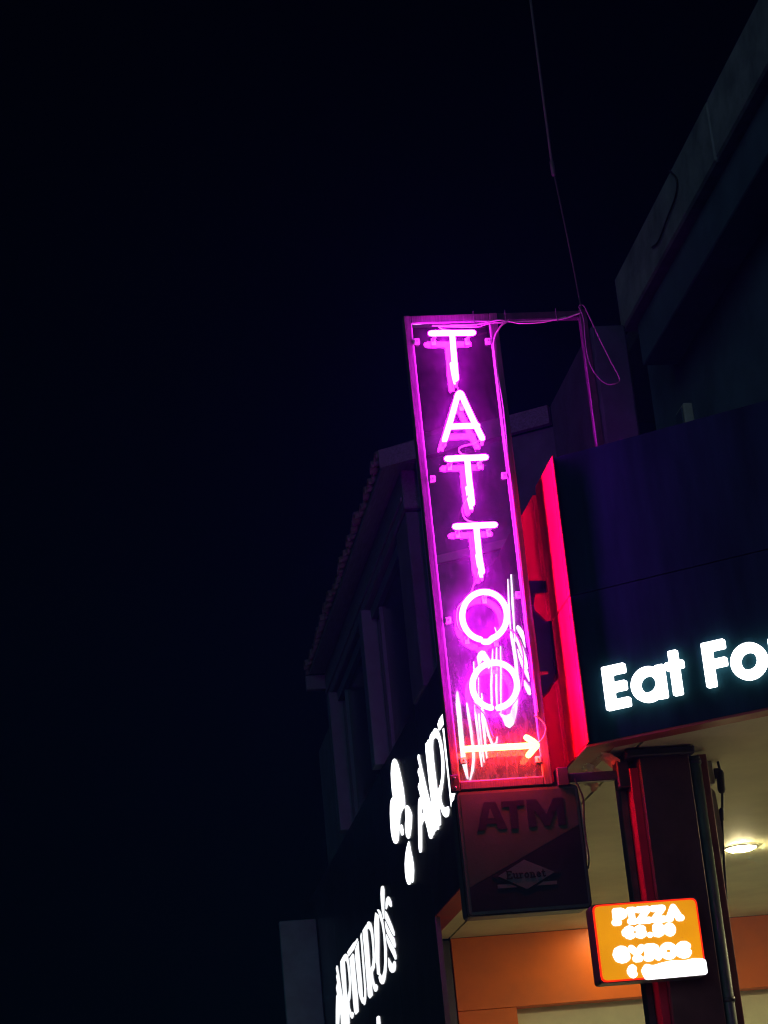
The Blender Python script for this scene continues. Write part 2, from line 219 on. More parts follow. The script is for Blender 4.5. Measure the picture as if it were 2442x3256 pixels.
def acrylic_mat():
    """Clear weathered acrylic: see-through, mirrors the tubes, dusty film, specks and run marks that catch light; film thickened low down to imitate bloom."""
    m = bpy.data.materials.new('weathered_acrylic')
    m.use_nodes = True
    nt = m.node_tree
    nt.nodes.clear()
    N = nt.nodes.new
    L = nt.links.new
    out = N('ShaderNodeOutputMaterial')
    tc = N('ShaderNodeTexCoord')
    film = N('ShaderNodeTexNoise'); film.inputs['Scale'].default_value = 14; film.inputs['Detail'].default_value = 8
    L(tc.outputs['Object'], film.inputs['Vector'])
    mp = N('ShaderNodeMapping'); mp.inputs['Scale'].default_value = (55, 55, 13)
    L(tc.outputs['Object'], mp.inputs['Vector'])
    runs = N('ShaderNodeTexNoise'); runs.inputs['Scale'].default_value = 1.0; runs.inputs['Detail'].default_value = 4
    L(mp.outputs['Vector'], runs.inputs['Vector'])
    spk = N('ShaderNodeTexVoronoi'); spk.inputs['Scale'].default_value = 48
    mp2 = N('ShaderNodeMapping'); mp2.inputs['Scale'].default_value = (1.6, 1.6, 0.7)
    L(tc.outputs['Object'], mp2.inputs['Vector']); L(mp2.outputs['Vector'], spk.inputs['Vector'])
    sr = N('ShaderNodeMapRange'); sr.inputs['From Min'].default_value = 0.05; sr.inputs['From Max'].default_value = 0.16
    sr.inputs['To Min'].default_value = 1.0; sr.inputs['To Max'].default_value = 0.0
    L(spk.outputs['Distance'], sr.inputs['Value'])
    pick = N('ShaderNodeMath'); pick.operation = 'GREATER_THAN'; pick.inputs[1].default_value = 0.72
    sep = N('ShaderNodeSeparateColor'); L(spk.outputs['Color'], sep.inputs['Color']); L(sep.outputs['Red'], pick.inputs[0])
    spm = N('ShaderNodeMath'); spm.operation = 'MULTIPLY'; L(sr.outputs['Result'], spm.inputs[0]); L(pick.outputs[0], spm.inputs[1])
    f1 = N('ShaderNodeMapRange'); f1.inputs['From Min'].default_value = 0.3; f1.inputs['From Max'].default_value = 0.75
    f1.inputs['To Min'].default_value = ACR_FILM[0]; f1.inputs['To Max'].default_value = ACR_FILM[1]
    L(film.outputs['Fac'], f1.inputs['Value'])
    f2 = N('ShaderNodeMapRange'); f2.inputs['From Min'].default_value = 0.45; f2.inputs['From Max'].default_value = 0.8
    f2.inputs['To Min'].default_value = 0.0; f2.inputs['To Max'].default_value = 0.05
    L(runs.outputs['Fac'], f2.inputs['Value'])
    a1 = N('ShaderNodeMath'); a1.operation = 'ADD'; L(f1.outputs['Result'], a1.inputs[0]); L(f2.outputs['Result'], a1.inputs[1])
    s2 = N('ShaderNodeMath'); s2.operation = 'MULTIPLY'; s2.inputs[1].default_value = 0.22; L(spm.outputs[0], s2.inputs[0])
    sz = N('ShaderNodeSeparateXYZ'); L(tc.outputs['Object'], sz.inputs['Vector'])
    foot_bloom = N('ShaderNodeMapRange'); foot_bloom.interpolation_type = 'SMOOTHSTEP'
    foot_bloom.inputs['From Min'].default_value = 0.25; foot_bloom.inputs['From Max'].default_value = 1.5
    foot_bloom.inputs['To Min'].default_value = 4.8; foot_bloom.inputs['To Max'].default_value = 1.0  # film gets thicker towards the bottom, standing in for lens bloom
    L(sz.outputs['Z'], foot_bloom.inputs['Value'])
    a2 = N('ShaderNodeMath'); a2.operation = 'MULTIPLY'; L(a1.outputs[0], a2.inputs[0]); L(foot_bloom.outputs['Result'], a2.inputs[1])
    dust_bloom = N('ShaderNodeMath'); dust_bloom.operation = 'ADD'; dust_bloom.use_clamp = True
    L(a2.outputs[0], dust_bloom.inputs[0]); L(s2.outputs[0], dust_bloom.inputs[1])
    tr = N('ShaderNodeBsdfTransparent'); tr.inputs['Color'].default_value = (0.93, 0.92, 0.95, 1)
    gl = N('ShaderNodeBsdfGlossy'); gl.inputs['Roughness'].default_value = 0.065; gl.inputs['Color'].default_value = (1, 1, 1, 1)
    bp = N('ShaderNodeBump'); bp.inputs['Strength'].default_value = 0.06; bp.inputs['Distance'].default_value = 0.002
    L(runs.outputs['Fac'], bp.inputs['Height']); L(bp.outputs['Normal'], gl.inputs['Normal'])
    fr = N('ShaderNodeFresnel'); fr.inputs['IOR'].default_value = 1.49
    m1 = N('ShaderNodeMixShader'); L(fr.outputs['Fac'], m1.inputs['Fac']); L(tr.outputs[0], m1.inputs[1]); L(gl.outputs[0], m1.inputs[2])
    df = N('ShaderNodeBsdfDiffuse'); df.inputs['Color'].default_value = (0.62, 0.58, 0.7, 1)
    tl = N('ShaderNodeBsdfTranslucent'); tl.inputs['Color'].default_value = (0.7, 0.68, 0.78, 1)
    m2 = N('ShaderNodeMixShader'); m2.inputs['Fac'].default_value = 0.78; L(df.outputs[0], m2.inputs[1]); L(tl.outputs[0], m2.inputs[2])
    m3 = N('ShaderNodeMixShader'); L(dust_bloom.outputs[0], m3.inputs['Fac']); L(m1.outputs[0], m3.inputs[1]); L(m2.outputs[0], m3.inputs[2])
    L(m3.outputs[0], out.inputs['Surface'])
    return m
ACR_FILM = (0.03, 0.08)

def glass_mat():
    m = bpy.data.materials.new('dark_window_glass')
    m.use_nodes = True
    b = m.node_tree.nodes['Principled BSDF']
    n = m.node_tree.nodes.new('ShaderNodeTexNoise'); n.inputs['Scale'].default_value = 1.5
    r = m.node_tree.nodes.new('ShaderNodeMapRange'); r.inputs['To Min'].default_value = 0.08; r.inputs['To Max'].default_value = 0.25
    m.node_tree.links.new(n.outputs['Fac'], r.inputs['Value'])
    m.node_tree.links.new(r.outputs['Result'], b.inputs['Roughness'])
    b.inputs['Base Color'].default_value = (0.012, 0.014, 0.022, 1)
    return m

NEON_PINK = emat('neon_pink', (0.95, 0.010, 1.0), 140.0)
NEON_RED = emat('neon_red', (1.0, 0.021, 0.0055), 170.0)
LETTER_WHITE = emat('white_letter_light', (0.93, 0.98, 1.0), 4.2)
LETTER_WHITE2 = emat('white_brush_letter_light', (0.95, 0.98, 1.0), 2.6)
LETTER_WHITE4 = emat('bright_brush_letter_light', (0.93, 0.97, 1.0), 3.0)
LETTER_WHITE3 = emat('dim_brush_letter_light', (0.95, 0.98, 1.0), 1.25)
LAMP = emat('ceiling_lamp_glass', (1.0, 0.84, 0.44), 620.0)
LAMP_DIM = emat('small_ceiling_lamp_glass', (1.0, 0.84, 0.44), 60.0)
ORANGE_LIT = emat('orange_backlit_plastic', (1.0, 0.37, 0.0), 0.82, 0.28)
RED_EDGE = emat('red_backlit_edge', (1.0, 0.015, 0.0), 1.3)
PRICE_WHITE = emat('white_backlit_print', (1.0, 0.99, 0.97), 2.4)

FRAME = pmat('weathered_sign_frame', (0.105, 0.085, 0.10), 0.5, 0.1, 0.3, 20, 0.3, 40, (9, 9, 0.35))
DARKMETAL = pmat('dark_painted_steel', (0.05, 0.05, 0.055), 0.45, 0.2, 0.3, 12, 0.25)
EDGE = pmat('scratched_acrylic_edge', (0.75, 0.72, 0.78), 0.5, 0, 0.08, 30)
CLIP = pmat('white_plastic_clip', (0.78, 0.74, 0.74), 0.4, 0, 0.06, 20)
WIRE = pmat('pale_wire_insulation', (0.62, 0.55, 0.55), 0.5, 0, 0.1, 20)
DIMWIRE = pmat('dull_grey_wire', (0.10, 0.10, 0.11), 0.5, 0, 0.1, 20)
BLACKWIRE = pmat('black_cable', (0.02, 0.02, 0.022), 0.5, 0, 0.2, 20)
NAVY = pmat('navy_fascia_panel', (0.006, 0.030, 0.040), 0.42, 0.0, 0.3, 2.2, 0.08, 160, (3, 3, 0.5), 0.02)
BLACKPANEL = pmat('black_fascia_panel', (0.016, 0.017, 0.022), 0.32, 0.0, 0.2, 2.0, 0.05, 200)
RED = pmat('red_fascia_panel', (0.74, 0.012, 0.026), 0.38, 0.0, 0.06, 2.0, 0.04, 180)
REDLIP = pmat('dull_red_trim', (0.30, 0.035, 0.03), 0.5, 0.0, 0.2, 5)
SOFFIT = pmat('cream_soffit_paint', (0.62, 0.62, 0.42), 0.7, 0.0, 0.10, 2.2, 0.12, 90)
ORANGE = pmat('orange_wall_panel', (0.66, 0.125, 0.002), 0.42, 0.0, 0.10, 2.0, 0.06, 160, (1, 1, 1), 0.25)
CREAM = pmat('cream_board', (0.74, 0.76, 0.50), 0.55, 0.0, 0.08, 3.0, 0.08)
COLUMN = pmat('dark_maroon_column', (0.10, 0.035, 0.04), 0.45, 0.1, 0.25, 6, 0.12)
REDSIDE = pmat('red_column_side', (0.55, 0.012, 0.05), 0.4, 0, 0.1, 4)
BROWN = pmat('brown_red_batten', (0.28, 0.08, 0.055), 0.55, 0, 0.2, 8)
PIPE = pmat('grey_green_downpipe', (0.07, 0.10, 0.09), 0.5, 0.1, 0.2, 9)
GREYBOX = pmat('grey_junction_plastic', (0.34, 0.35, 0.30), 0.5, 0, 0.12, 10)
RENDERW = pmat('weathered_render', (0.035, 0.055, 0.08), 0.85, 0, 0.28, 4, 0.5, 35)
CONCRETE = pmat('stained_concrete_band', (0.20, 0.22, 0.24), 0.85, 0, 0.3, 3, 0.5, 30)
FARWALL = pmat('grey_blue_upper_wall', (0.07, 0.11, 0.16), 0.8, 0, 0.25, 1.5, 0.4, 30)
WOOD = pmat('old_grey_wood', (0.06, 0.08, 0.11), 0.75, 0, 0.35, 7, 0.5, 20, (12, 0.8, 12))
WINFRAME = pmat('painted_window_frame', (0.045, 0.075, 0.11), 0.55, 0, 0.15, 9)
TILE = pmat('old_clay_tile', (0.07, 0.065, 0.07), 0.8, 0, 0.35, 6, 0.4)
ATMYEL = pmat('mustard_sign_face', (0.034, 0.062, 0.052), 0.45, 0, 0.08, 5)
ATMNAVY = pmat('navy_sign_face', (0.004, 0.014, 0.026), 0.42, 0, 0.12, 5)
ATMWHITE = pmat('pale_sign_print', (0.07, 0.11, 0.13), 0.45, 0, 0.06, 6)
BOXGREY = pmat('sign_box_metal', (0.10, 0.11, 0.12), 0.45, 0.2, 0.15, 8)
BOARDGREY = pmat('grey_blue_board', (0.08, 0.14, 0.16), 0.6, 0, 0.25, 2.5, 0.2)
GLASS = glass_mat()
ASPHALT = pmat('asphalt', (0.05, 0.05, 0.052), 0.85, 0, 0.25, 20, 0.6, 120)
PAVING = pmat('paving', (0.38, 0.36, 0.32), 0.8, 0, 0.2, 6, 0.4, 80)
FLAKE = pmat('peeling_pale_paint', (0.7, 0.68, 0.5), 0.7, 0, 0.15, 18, 0.4)
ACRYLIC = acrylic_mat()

# ------------------------------------------------------------------ builders
def thing(name, label, cat, loc, group=None):
    o = bpy.data.objects.new(name, None)
    o.empty_display_size = 0.2
    COL.objects.link(o)
    o.location = loc
    o['label'] = label
    o['category'] = cat
    if group:
        o['group'] = group
    return o

def tag(o, label, cat, group=None):
    o['label'] = label
    o['category'] = cat
    if group:
        o['group'] = group
    return o

def origin_of(parent):
    v = Vector((0, 0, 0))
    while parent is not None:
        v += parent.location
        parent = parent.parent
    return v

def link(name, bm, mat, parent=None, smooth=False, loc=None):
    """One mesh object; geometry is given in world metres and moved to the parent's origin."""
    off = origin_of(parent) if parent is not None else Vector(loc or (0, 0, 0))
    bmesh.ops.recalc_face_normals(bm, faces=bm.faces)
    bmesh.ops.translate(bm, verts=bm.verts, vec=-off)
    me = bpy.data.meshes.new(name)
    bm.to_mesh(me)
    bm.free()
    me.materials.append(mat)
    if smooth:
        for p in me.polygons:
            p.use_smooth = True
    o = bpy.data.objects.new(name, me)
    COL.objects.link(o)
    if parent is not None:
        o.parent = parent
    else:
        o.location = off
    return o

def add_box(bm, x0, x1, y0, y1, z0, z1, bev=0.0):
    r = bmesh.ops.create_cube(bm, size=1.0)
    vs = r['verts']
    for v in vs:
        v.co = Vector(((x0 + x1) / 2 + v.co.x * (x1 - x0), (y0 + y1) / 2 + v.co.y * (y1 - y0), (z0 + z1) / 2 + v.co.z * (z1 - z0)))
    if bev:
        es = list({e for v in vs for e in v.link_edges})
        bmesh.ops.bevel(bm, geom=es, offset=bev, segments=1, affect='EDGES', profile=0.5)

def box(name, b, mat, parent=None, bev=0.002):
    bm = bmesh.new()
    add_box(bm, *b, bev=bev)
    return link(name, bm, mat, parent)

def add_prism(bm, pts, o, u, v, n, d0, d1):
    """Closed outline pts (a, b) in the frame o + a u + b v, from depth d0 to d1 along n."""
    A = [bm.verts.new(o + u * a + v * b + n * d0) for a, b in pts]
    B = [bm.verts.new(o + u * a + v * b + n * d1) for a, b in pts]
    bm.faces.new(A)
    bm.faces.new(B[::-1])
    k = len(pts)
    for i in range(k):
        bm.faces.new((A[i], B[i], B[(i + 1) % k], A[(i + 1) % k]))

X, Y, Z = Vector((1, 0, 0)), Vector((0, 1, 0)), Vector((0, 0, 1))
ZERO = Vector((0, 0, 0))

def prism(name, pts, frame, d0, d1, mat, parent=None):
    bm = bmesh.new()
    add_prism(bm, pts, *frame, d0, d1)
    return link(name, bm, mat, parent)

def smooth_path(pts, per=6):
    pts = [Vector(p) for p in pts]
    if len(pts) < 3:
        return pts
    P = [pts[0] * 2 - pts[1]] + pts + [pts[-1] * 2 - pts[-2]]
    out = []
    for i in range(1, len(P) - 2):
        p0, p1, p2, p3 = P[i - 1:i + 3]
        for k in range(per):
            t = k / per
            out.append(0.5 * ((2 * p1) + (p2 - p0) * t + (2 * p0 - 5 * p1 + 4 * p2 - p3) * t * t + (3 * p1 - p0 - 3 * p2 + p3) * t ** 3))
    out.append(pts[-1])
    return out

def add_tube(bm, pts, rad, seg=10, per=6, dome=True):
    P = smooth_path(pts, per)
    rads = [rad] * len(P)
    if dome:      # rounded ends
        t0 = (P[0] - P[1]).normalized(); t1 = (P[-1] - P[-2]).normalized()
        P = [P[0] + t0 * rad * 0.95, P[0] + t0 * rad * 0.7] + P + [P[-1] + t1 * rad * 0.7, P[-1] + t1 * rad * 0.95]
        rads = [rad * 0.3, rad * 0.72] + rads + [rad * 0.72, rad * 0.3]
    ref = None
    rings = []
    for i, p in enumerate(P):
        t = (P[min(i + 1, len(P) - 1)] - P[max(i - 1, 0)]).normalized()
        if ref is None:
            ref = t.orthogonal().normalized()
        ref = (ref - t * ref.dot(t)).normalized()
        b = t.cross(ref)
        rings.append([bm.verts.new(p + (ref * math.cos(2 * math.pi * k / seg) + b * math.sin(2 * math.pi * k / seg)) * rads[i]) for k in range(seg)])
    for a, b in zip(rings, rings[1:]):
        for k in range(seg):
            bm.faces.new((a[k], a[(k + 1) % seg], b[(k + 1) % seg], b[k]))
    bm.faces.new(rings[0][::-1])
    bm.faces.new(rings[-1])

def tube(name, pts, rad, mat, parent=None, seg=10, per=6, dome=True):
    bm = bmesh.new()
    add_tube(bm, pts, rad, seg, per, dome)
    return link(name, bm, mat, parent, smooth=True)

def capsule(a, b, r, k=7):
    a, b = Vector((a[0], a[1])), Vector((b[0], b[1]))
    d = b - a
    ang = math.atan2(d.y, d.x) if d.length > 1e-6 else 0.0
    pts = []
    for i in range(k + 1):
        t = ang - math.pi / 2 + math.pi * i / k
        pts.append((b.x + r * math.cos(t), b.y + r * math.sin(t)))
    for i in range(k + 1):
        t = ang + math.pi / 2 + math.pi * i / k
        pts.append((a.x + r * math.cos(t), a.y + r * math.sin(t)))
    return pts

def oval(cx, cy, rx, ry, n=14):
    return [(cx + rx * math.sin(2 * math.pi * i / n), cy + ry * math.cos(2 * math.pi * i / n)) for i in range(n + 1)]

# single-line letter shapes, cap height 1
GLYPH = {
    'P': (0.56, [[(0.05, 0), (0.05, 1)], [(0.05, 1), (0.36, 1), (0.5, 0.88), (0.5, 0.65), (0.36, 0.52), (0.05, 0.52)], [(-0.04, 0), (0.16, 0)]]),
    'I': (0.22, [[(0.11, 0), (0.11, 1)], [(0, 0), (0.22, 0)], [(0, 1), (0.22, 1)]]),
    'Z': (0.56, [[(0.02, 1), (0.54, 1), (0.02, 0), (0.56, 0)]]),
    'A': (0.64, [[(0.02, 0), (0.32, 1), (0.62, 0)], [(0.14, 0.34), (0.5, 0.34)], [(-0.04, 0), (0.1, 0)], [(0.54, 0), (0.68, 0)]]),
    'G': (0.62, [[(0.57, 0.8), (0.45, 0.96), (0.3, 1), (0.1, 0.86), (0.02, 0.5), (0.1, 0.14), (0.3, 0), (0.48, 0.05), (0.58, 0.18), (0.58, 0.45), (0.38, 0.45)]]),
    'Y': (0.6, [[(0.02, 1), (0.3, 0.5), (0.58, 1)], [(0.3, 0.5), (0.3, 0)], [(0.2, 0), (0.4, 0)]]),
    'R': (0.6, [[(0.05, 0), (0.05, 1)], [(0.05, 1), (0.36, 1), (0.5, 0.88), (0.5, 0.65), (0.36, 0.52), (0.05, 0.52)], [(0.28, 0.52), (0.58, 0)], [(-0.04, 0), (0.16, 0)]]),
    'O': (0.66, [oval(0.33, 0.5, 0.31, 0.5)]),
    'S': (0.54, [[(0.5, 0.84), (0.38, 0.98), (0.2, 0.98), (0.05, 0.8), (0.12, 0.6), (0.4, 0.45), (0.5, 0.26), (0.42, 0.06), (0.22, 0), (0.03, 0.14)]]),
    '€': (0.56, [[(0.5, 0.86), (0.34, 1), (0.16, 0.88), (0.08, 0.5), (0.16, 0.12), (0.34, 0), (0.5, 0.12)], [(0, 0.6), (0.36, 0.6)], [(0, 0.4), (0.34, 0.4)]]),
    '3': (0.48, [[(0.04, 0.88), (0.22, 1), (0.42, 0.86), (0.4, 0.64), (0.2, 0.53), (0.42, 0.42), (0.46, 0.2), (0.24, 0), (0.02, 0.12)]]),
    '.': (0.16, [[(0.08, 0.02), (0.081, 0.02)]]),
    '5': (0.48, [[(0.44, 1), (0.08, 1), (0.05, 0.56), (0.26, 0.62), (0.45, 0.46), (0.45, 0.18), (0.24, 0), (0.02, 0.1)]]),
    '0': (0.52, [oval(0.26, 0.5, 0.22, 0.5)]),
    'E': (0.6, [[(0.1, 0), (0.1, 1)], [(0, 1), (0.54, 1), (0.54, 0.84)], [(0.1, 0.52), (0.4, 0.52)], [(0, 0), (0.56, 0), (0.56, 0.18)]]),
    'u': (0.56, [[(0.0, 0.64), (0.1, 0.64), (0.1, 0.16), (0.24, 0), (0.44, 0.14)], [(0.34, 0.64), (0.44, 0.64), (0.44, 0), (0.54, 0)]]),
    'r': (0.44, [[(0, 0.64), (0.12, 0.64), (0.12, 0)], [(0.12, 0.46), (0.26, 0.64), (0.4, 0.58)], [(0, 0), (0.24, 0)]]),
    'o': (0.52, [oval(0.26, 0.32, 0.2, 0.32, 12)]),
    'n': (0.6, [[(0, 0.64), (0.12, 0.64), (0.12, 0)], [(0.12, 0.5), (0.3, 0.65), (0.44, 0.5), (0.44, 0)], [(0.02, 0), (0.22, 0)], [(0.36, 0), (0.56, 0)]]),
    'e': (0.5, [[(0.06, 0.36), (0.42, 0.36), (0.4, 0.54), (0.24, 0.65), (0.08, 0.52), (0.05, 0.3), (0.1, 0.1), (0.26, 0), (0.43, 0.12)]]),
    't': (0.36, [[(0.14, 0.9), (0.14, 0.12), (0.22, 0), (0.34, 0.08)], [(0, 0.64), (0.32, 0.64)]]),
}

def write(word, x0, z0, width, height, sw, frame, depth, mat, parent, name='letter', gap=0.14):
    """Each letter is one mesh of flat rounded strokes, set proud of its face."""
    tot = sum(GLYPH[c][0] for c in word) + gap * (len(word) - 1)
    kx = width / tot
    x = x0
    for c in word:
        w, strokes = GLYPH[c]
        bm = bmesh.new()
        k = 0
        for s in strokes:
            for a, b in zip(s, s[1:]):
                k += 1
                add_prism(bm, capsule((x + a[0] * kx, z0 + a[1] * height), (x + b[0] * kx, z0 + b[1] * height), sw), *frame, 0.0, depth + k * 0.00012)
        link(name, bm, mat, parent)
        x += (w + gap) * kx

def arc(cx, cy, rx, ry, a0, a1, n):
    return [(cx + rx * math.cos(a0 + (a1 - a0) * i / n), cy + ry * math.sin(a0 + (a1 - a0) * i / n)) for i in range(n + 1)]

def round_poly(pts, r, n=3):
    """Outline with softened corners."""
    out = []
    k = len(pts)
    for i in range(k):
        p, a, b = Vector(pts[i]), Vector(pts[i - 1]), Vector(pts[(i + 1) % k])
        da, db = (a - p), (b - p)
        q = min(r, da.length * 0.45, db.length * 0.45)
        s, e = p + da.normalized() * q, p + db.normalized() * q
        for j in range(n + 1):
            t = j / n
            w = s * (1 - t) ** 2 + p * 2 * t * (1 - t) + e * t * t
            out.append((w.x, w.y))
    return out

# ------------------------------------------------------------------ plan of the corner
XF = 2.64                        # side-street face of the fascia
YC = 10.80                       # where it meets the chamfered face
ZS, ZT = 4.064, 5.633            # soffit and top of the fascia
AC = math.radians(54.0)
CD = Vector((math.sin(AC), -math.cos(AC), 0))      # along the chamfered face, to the right
CN = Vector((-math.cos(AC), -math.sin(AC), 0))     # outward from it
CO = Vector((XF, YC, 0))
YW = 17.30                       # back wall under the canopy

# ------------------------------------------------------------------ ground
def sheet(name, x0, x1, y0, y1, z, mat):
    bm = bmesh.new()
    vs = [bm.verts.new(p) for p in ((x0, y0, z), (x1, y0, z), (x1, y1, z), (x0, y1, z))]
    bm.faces.new(vs)
    o = link(name, bm, mat)
    o['kind'] = 'structure'
    return o
sheet('ground', -400, 400, -400, 800, 0.0, ASPHALT)
pv = box('pavement', (1.2, 14.0, 4.0, 60.0, 0.0, 0.13), PAVING, None, 0.01)
pv['kind'] = 'structure'

# ------------------------------------------------------------------ corner shop with its fascia canopy
shop = thing('corner_shop', 'dark corner shop with navy chamfered fascia, red end panels and orange wall under the canopy', 'building', (4.5, 14.0, 0.13))
FC = (CO, CD, Z, CN)

# chamfered face: two rows of navy panels, joint between them
WC = 4.2
for z0, z1 in ((ZS, 4.854), (4.860, ZT)):
    for s0, s1 in ((0.004, 1.9), (1.908, WC)):
        prism('fascia_panel', [(s0, z0), (s1, z0), (s1, z1), (s0, z1)], FC, -0.04, 0.0, NAVY, shop)
prism('fascia_backing', [(0.05, ZS + 0.01), (WC, ZS + 0.01), (WC, ZT - 0.01), (0.05, ZT - 0.01)], FC, -0.07, -0.045, BLACKPANEL, shop)
# side face near the corner: two red end panels with a joint, a dark gap, a second red panel
for z0, z1 in ((ZS, 4.846), (4.852, ZT)):
    box('red_end_panel', (XF, XF + 0.04, YC + 0.005, 11.225, z0, z1), RED, shop, 0.004)
    box('neon_shade_fin', (XF + 0.001, XF + 0.008, YC - 0.055, YC + 0.0045, z0, z1), RED, shop, 0.001)  # thin fin added to keep grazing neon light off the navy face
box('red_panel', (XF + 0.012, XF + 0.05, 11.365, 11.93, ZS, ZT), RED, shop, 0.003)
box('fascia_backing', (XF + 0.06, XF + 0.10, YC + 0.1, YW, ZS + 0.01, ZT - 0.01), BLACKPANEL, shop, 0)
y = 11.94
for y1 in (14.0, 16.1, 18.2, 20.3, 22.4, 24.6):
    box('fascia_panel', (XF, XF + 0.04, y, y1 - 0.006, ZS if y1 < 18 else 3.2, ZT), BLACKPANEL, shop, 0.002)
    y = y1
# dark cut-out ornament on the second red panel
FX = (Vector((XF + 0.012, 0, 0)), Y, Z, -X)
for pts in ORNAMENT:
    prism('dark_ornament', pts, FX, 0.0, 0.012, BLACKPANEL, shop)
# canopy top and underside
def flat(name, pts, z0, z1, mat, parent):
    return prism(name, pts, (ZERO, X, Y, Z), z0, z1, mat, parent)
cend = CO + CD * WC
inC = lambda d, s: tuple((CO + CD * s - CN * d).xy)
flat('canopy_top', [(XF + 0.05, 11.0), inC(0.08, 0.2), inC(0.08, WC), (8.5, cend.y + 0.3), (8.5, 17.2), (XF + 0.05, 17.2)], ZT - 0.05, ZT - 0.02, DARKMETAL, shop)
kA = 0.16
k_s = lambda d: (d / math.cos(AC)) * 0  # corner of the inner outline is found below
def corner_in(dx, dc):
    """point dx inside the side face and dc inside the chamfered face"""
    x = XF + dx
    p = CO - CN * dc
    s = (x - p.x) / CD.x
    return (x, p.y + CD.y * s)
o0, i0 = corner_in(0.0, 0.0), corner_in(kA, 0.13)
e_o, e_i = inC(0.0, WC), inC(0.13, WC)
flat('lip_trim', [(XF + 0.002, YC + 0.004), i0, (XF + kA, YW - 0.004), (XF + 0.002, YW - 0.004)], ZS - 0.012, ZS - 0.001, REDLIP, shop)
flat('lip_trim', [inC(0.003, 0.003), inC(0.003, WC), e_i, i0], ZS - 0.0135, ZS - 0.001, REDLIP, shop)
g0, g1 = 2.925, 2.942
def soffit_y(x, d=0.13):
    p = CO - CN * d
    return p.y + CD.y * (x - p.x) / CD.x
flat('soffit_panel', [(XF + kA, i0[1]), (g0, soffit_y(g0)), (g0, YW), (XF + kA, YW)], ZS - 0.006, ZS + 0.03, SOFFIT, shop)
flat('soffit_panel', [(g1, soffit_y(g1)), e_i, (9.0, e_i[1]), (9.0, YW), (g1, YW)], ZS - 0.006, ZS + 0.03, SOFFIT, shop)
flat('soffit_backing', [(g0 - 0.05, 11.2), (g1 + 0.05, 11.2), (g1 + 0.05, YW), (g0 - 0.05, YW)], ZS + 0.032, ZS + 0.045, BLACKPANEL, shop)
# wall under the canopy: orange header and jamb, cream board in the opening
box('orange_header', (2.945, 9.0, YW, YW + 0.18, 3.49, ZS - 0.008), ORANGE, shop, 0.003)
box('orange_jamb', (2.945, 3.413, YW, YW + 0.18, 0.13, 3.487), ORANGE, shop, 0.003)
box('cream_board', (3.3, 9.0, YW + 0.21, YW + 0.25, 0.13, 3.6), CREAM, shop, 0.002)
box('side_wall', (XF + 0.05, 2.94, YW + 0.02, YW + 0.2, 0.13, ZS - 0.016), BLACKPANEL, shop, 0.002)
box('side_wall', (XF + 0.06, XF + 0.16, YW + 0.22, 24.6, 0.13, ZS - 0.016), BLACKPANEL, shop, 0.002)
box('inner_wall', (9.0, 9.2, cend.y - 0.2, YW + 0.3, 0.13, ZT), RENDERW, shop, 0)
for x in (2.795, 2.845):
    tube('thin_pipe', [(x, YW - 0.02, 0.13), (x, YW - 0.02, ZS - 0.02)], 0.012, ATMWHITE, shop, 8, 1, False)

# peeling paint where the sign arm meets the soffit
for k, (cx_, cy_, sx_, sy_) in enumerate(((2.80, 11.02, 0.09, 0.16), (2.86, 11.16, 0.07, 0.10), (2.76, 11.25, 0.08, 0.14), (2.84, 11.62, 0.06, 0.17))):
    bm = bmesh.new()
    nU, nV = 6, 8
    g = [[None] * (nV + 1) for _ in range(nU + 1)]
    for i in range(nU + 1):
        for j in range(nV + 1):
            a, b = i / nU - 0.5, j / nV - 0.5
            jx = noise.noise(Vector((a * 5 + k * 9, b * 5, 1.3))) * 0.018
            jy = noise.noise(Vector((a * 5 + k * 9, b * 5, 7.3))) * 0.018
            drop = 0.012 + 0.05 * max(0, a + 0.5) ** 2 + 0.018 * noise.noise(Vector((a * 4, b * 4 + k * 5, 3.0)))
            g[i][j] = bm.verts.new((cx_ + a * sx_ + jx, cy_ + b * sy_ + jy, ZS - max(0.0075, drop)))
    for i in range(nU):
        for j in range(nV):
            bm.faces.new((g[i][j], g[i + 1][j], g[i + 1][j + 1], g[i][j + 1]))
    link('paint_flake', bm, FLAKE, shop, smooth=True)

# ------------------------------------------------------------------ upper storey, near part: band and wall
up = thing('upper_storey', 'unlit upper storey with broad overhanging concrete band above the navy fascia', 'building', (7.5, 13.0, ZT))
def band(y0, y1):
    box('eave_band', (5.44, 5.80, y0, y1, 9.87, 10.43), CONCRETE, up, 0.02)
for y0, y1 in ((7.0, 11.5), (11.51, 15.38), (15.395, 18.78)):
    band(y0, y1)
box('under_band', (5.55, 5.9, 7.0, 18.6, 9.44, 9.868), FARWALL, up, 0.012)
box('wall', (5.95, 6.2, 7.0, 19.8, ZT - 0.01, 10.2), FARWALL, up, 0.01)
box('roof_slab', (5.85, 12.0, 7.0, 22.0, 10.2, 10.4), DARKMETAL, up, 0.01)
box('wall', (3.563, 3.8, 13.0, 14.38, ZT - 0.02, 7.385), RENDERW, up, 0.015)
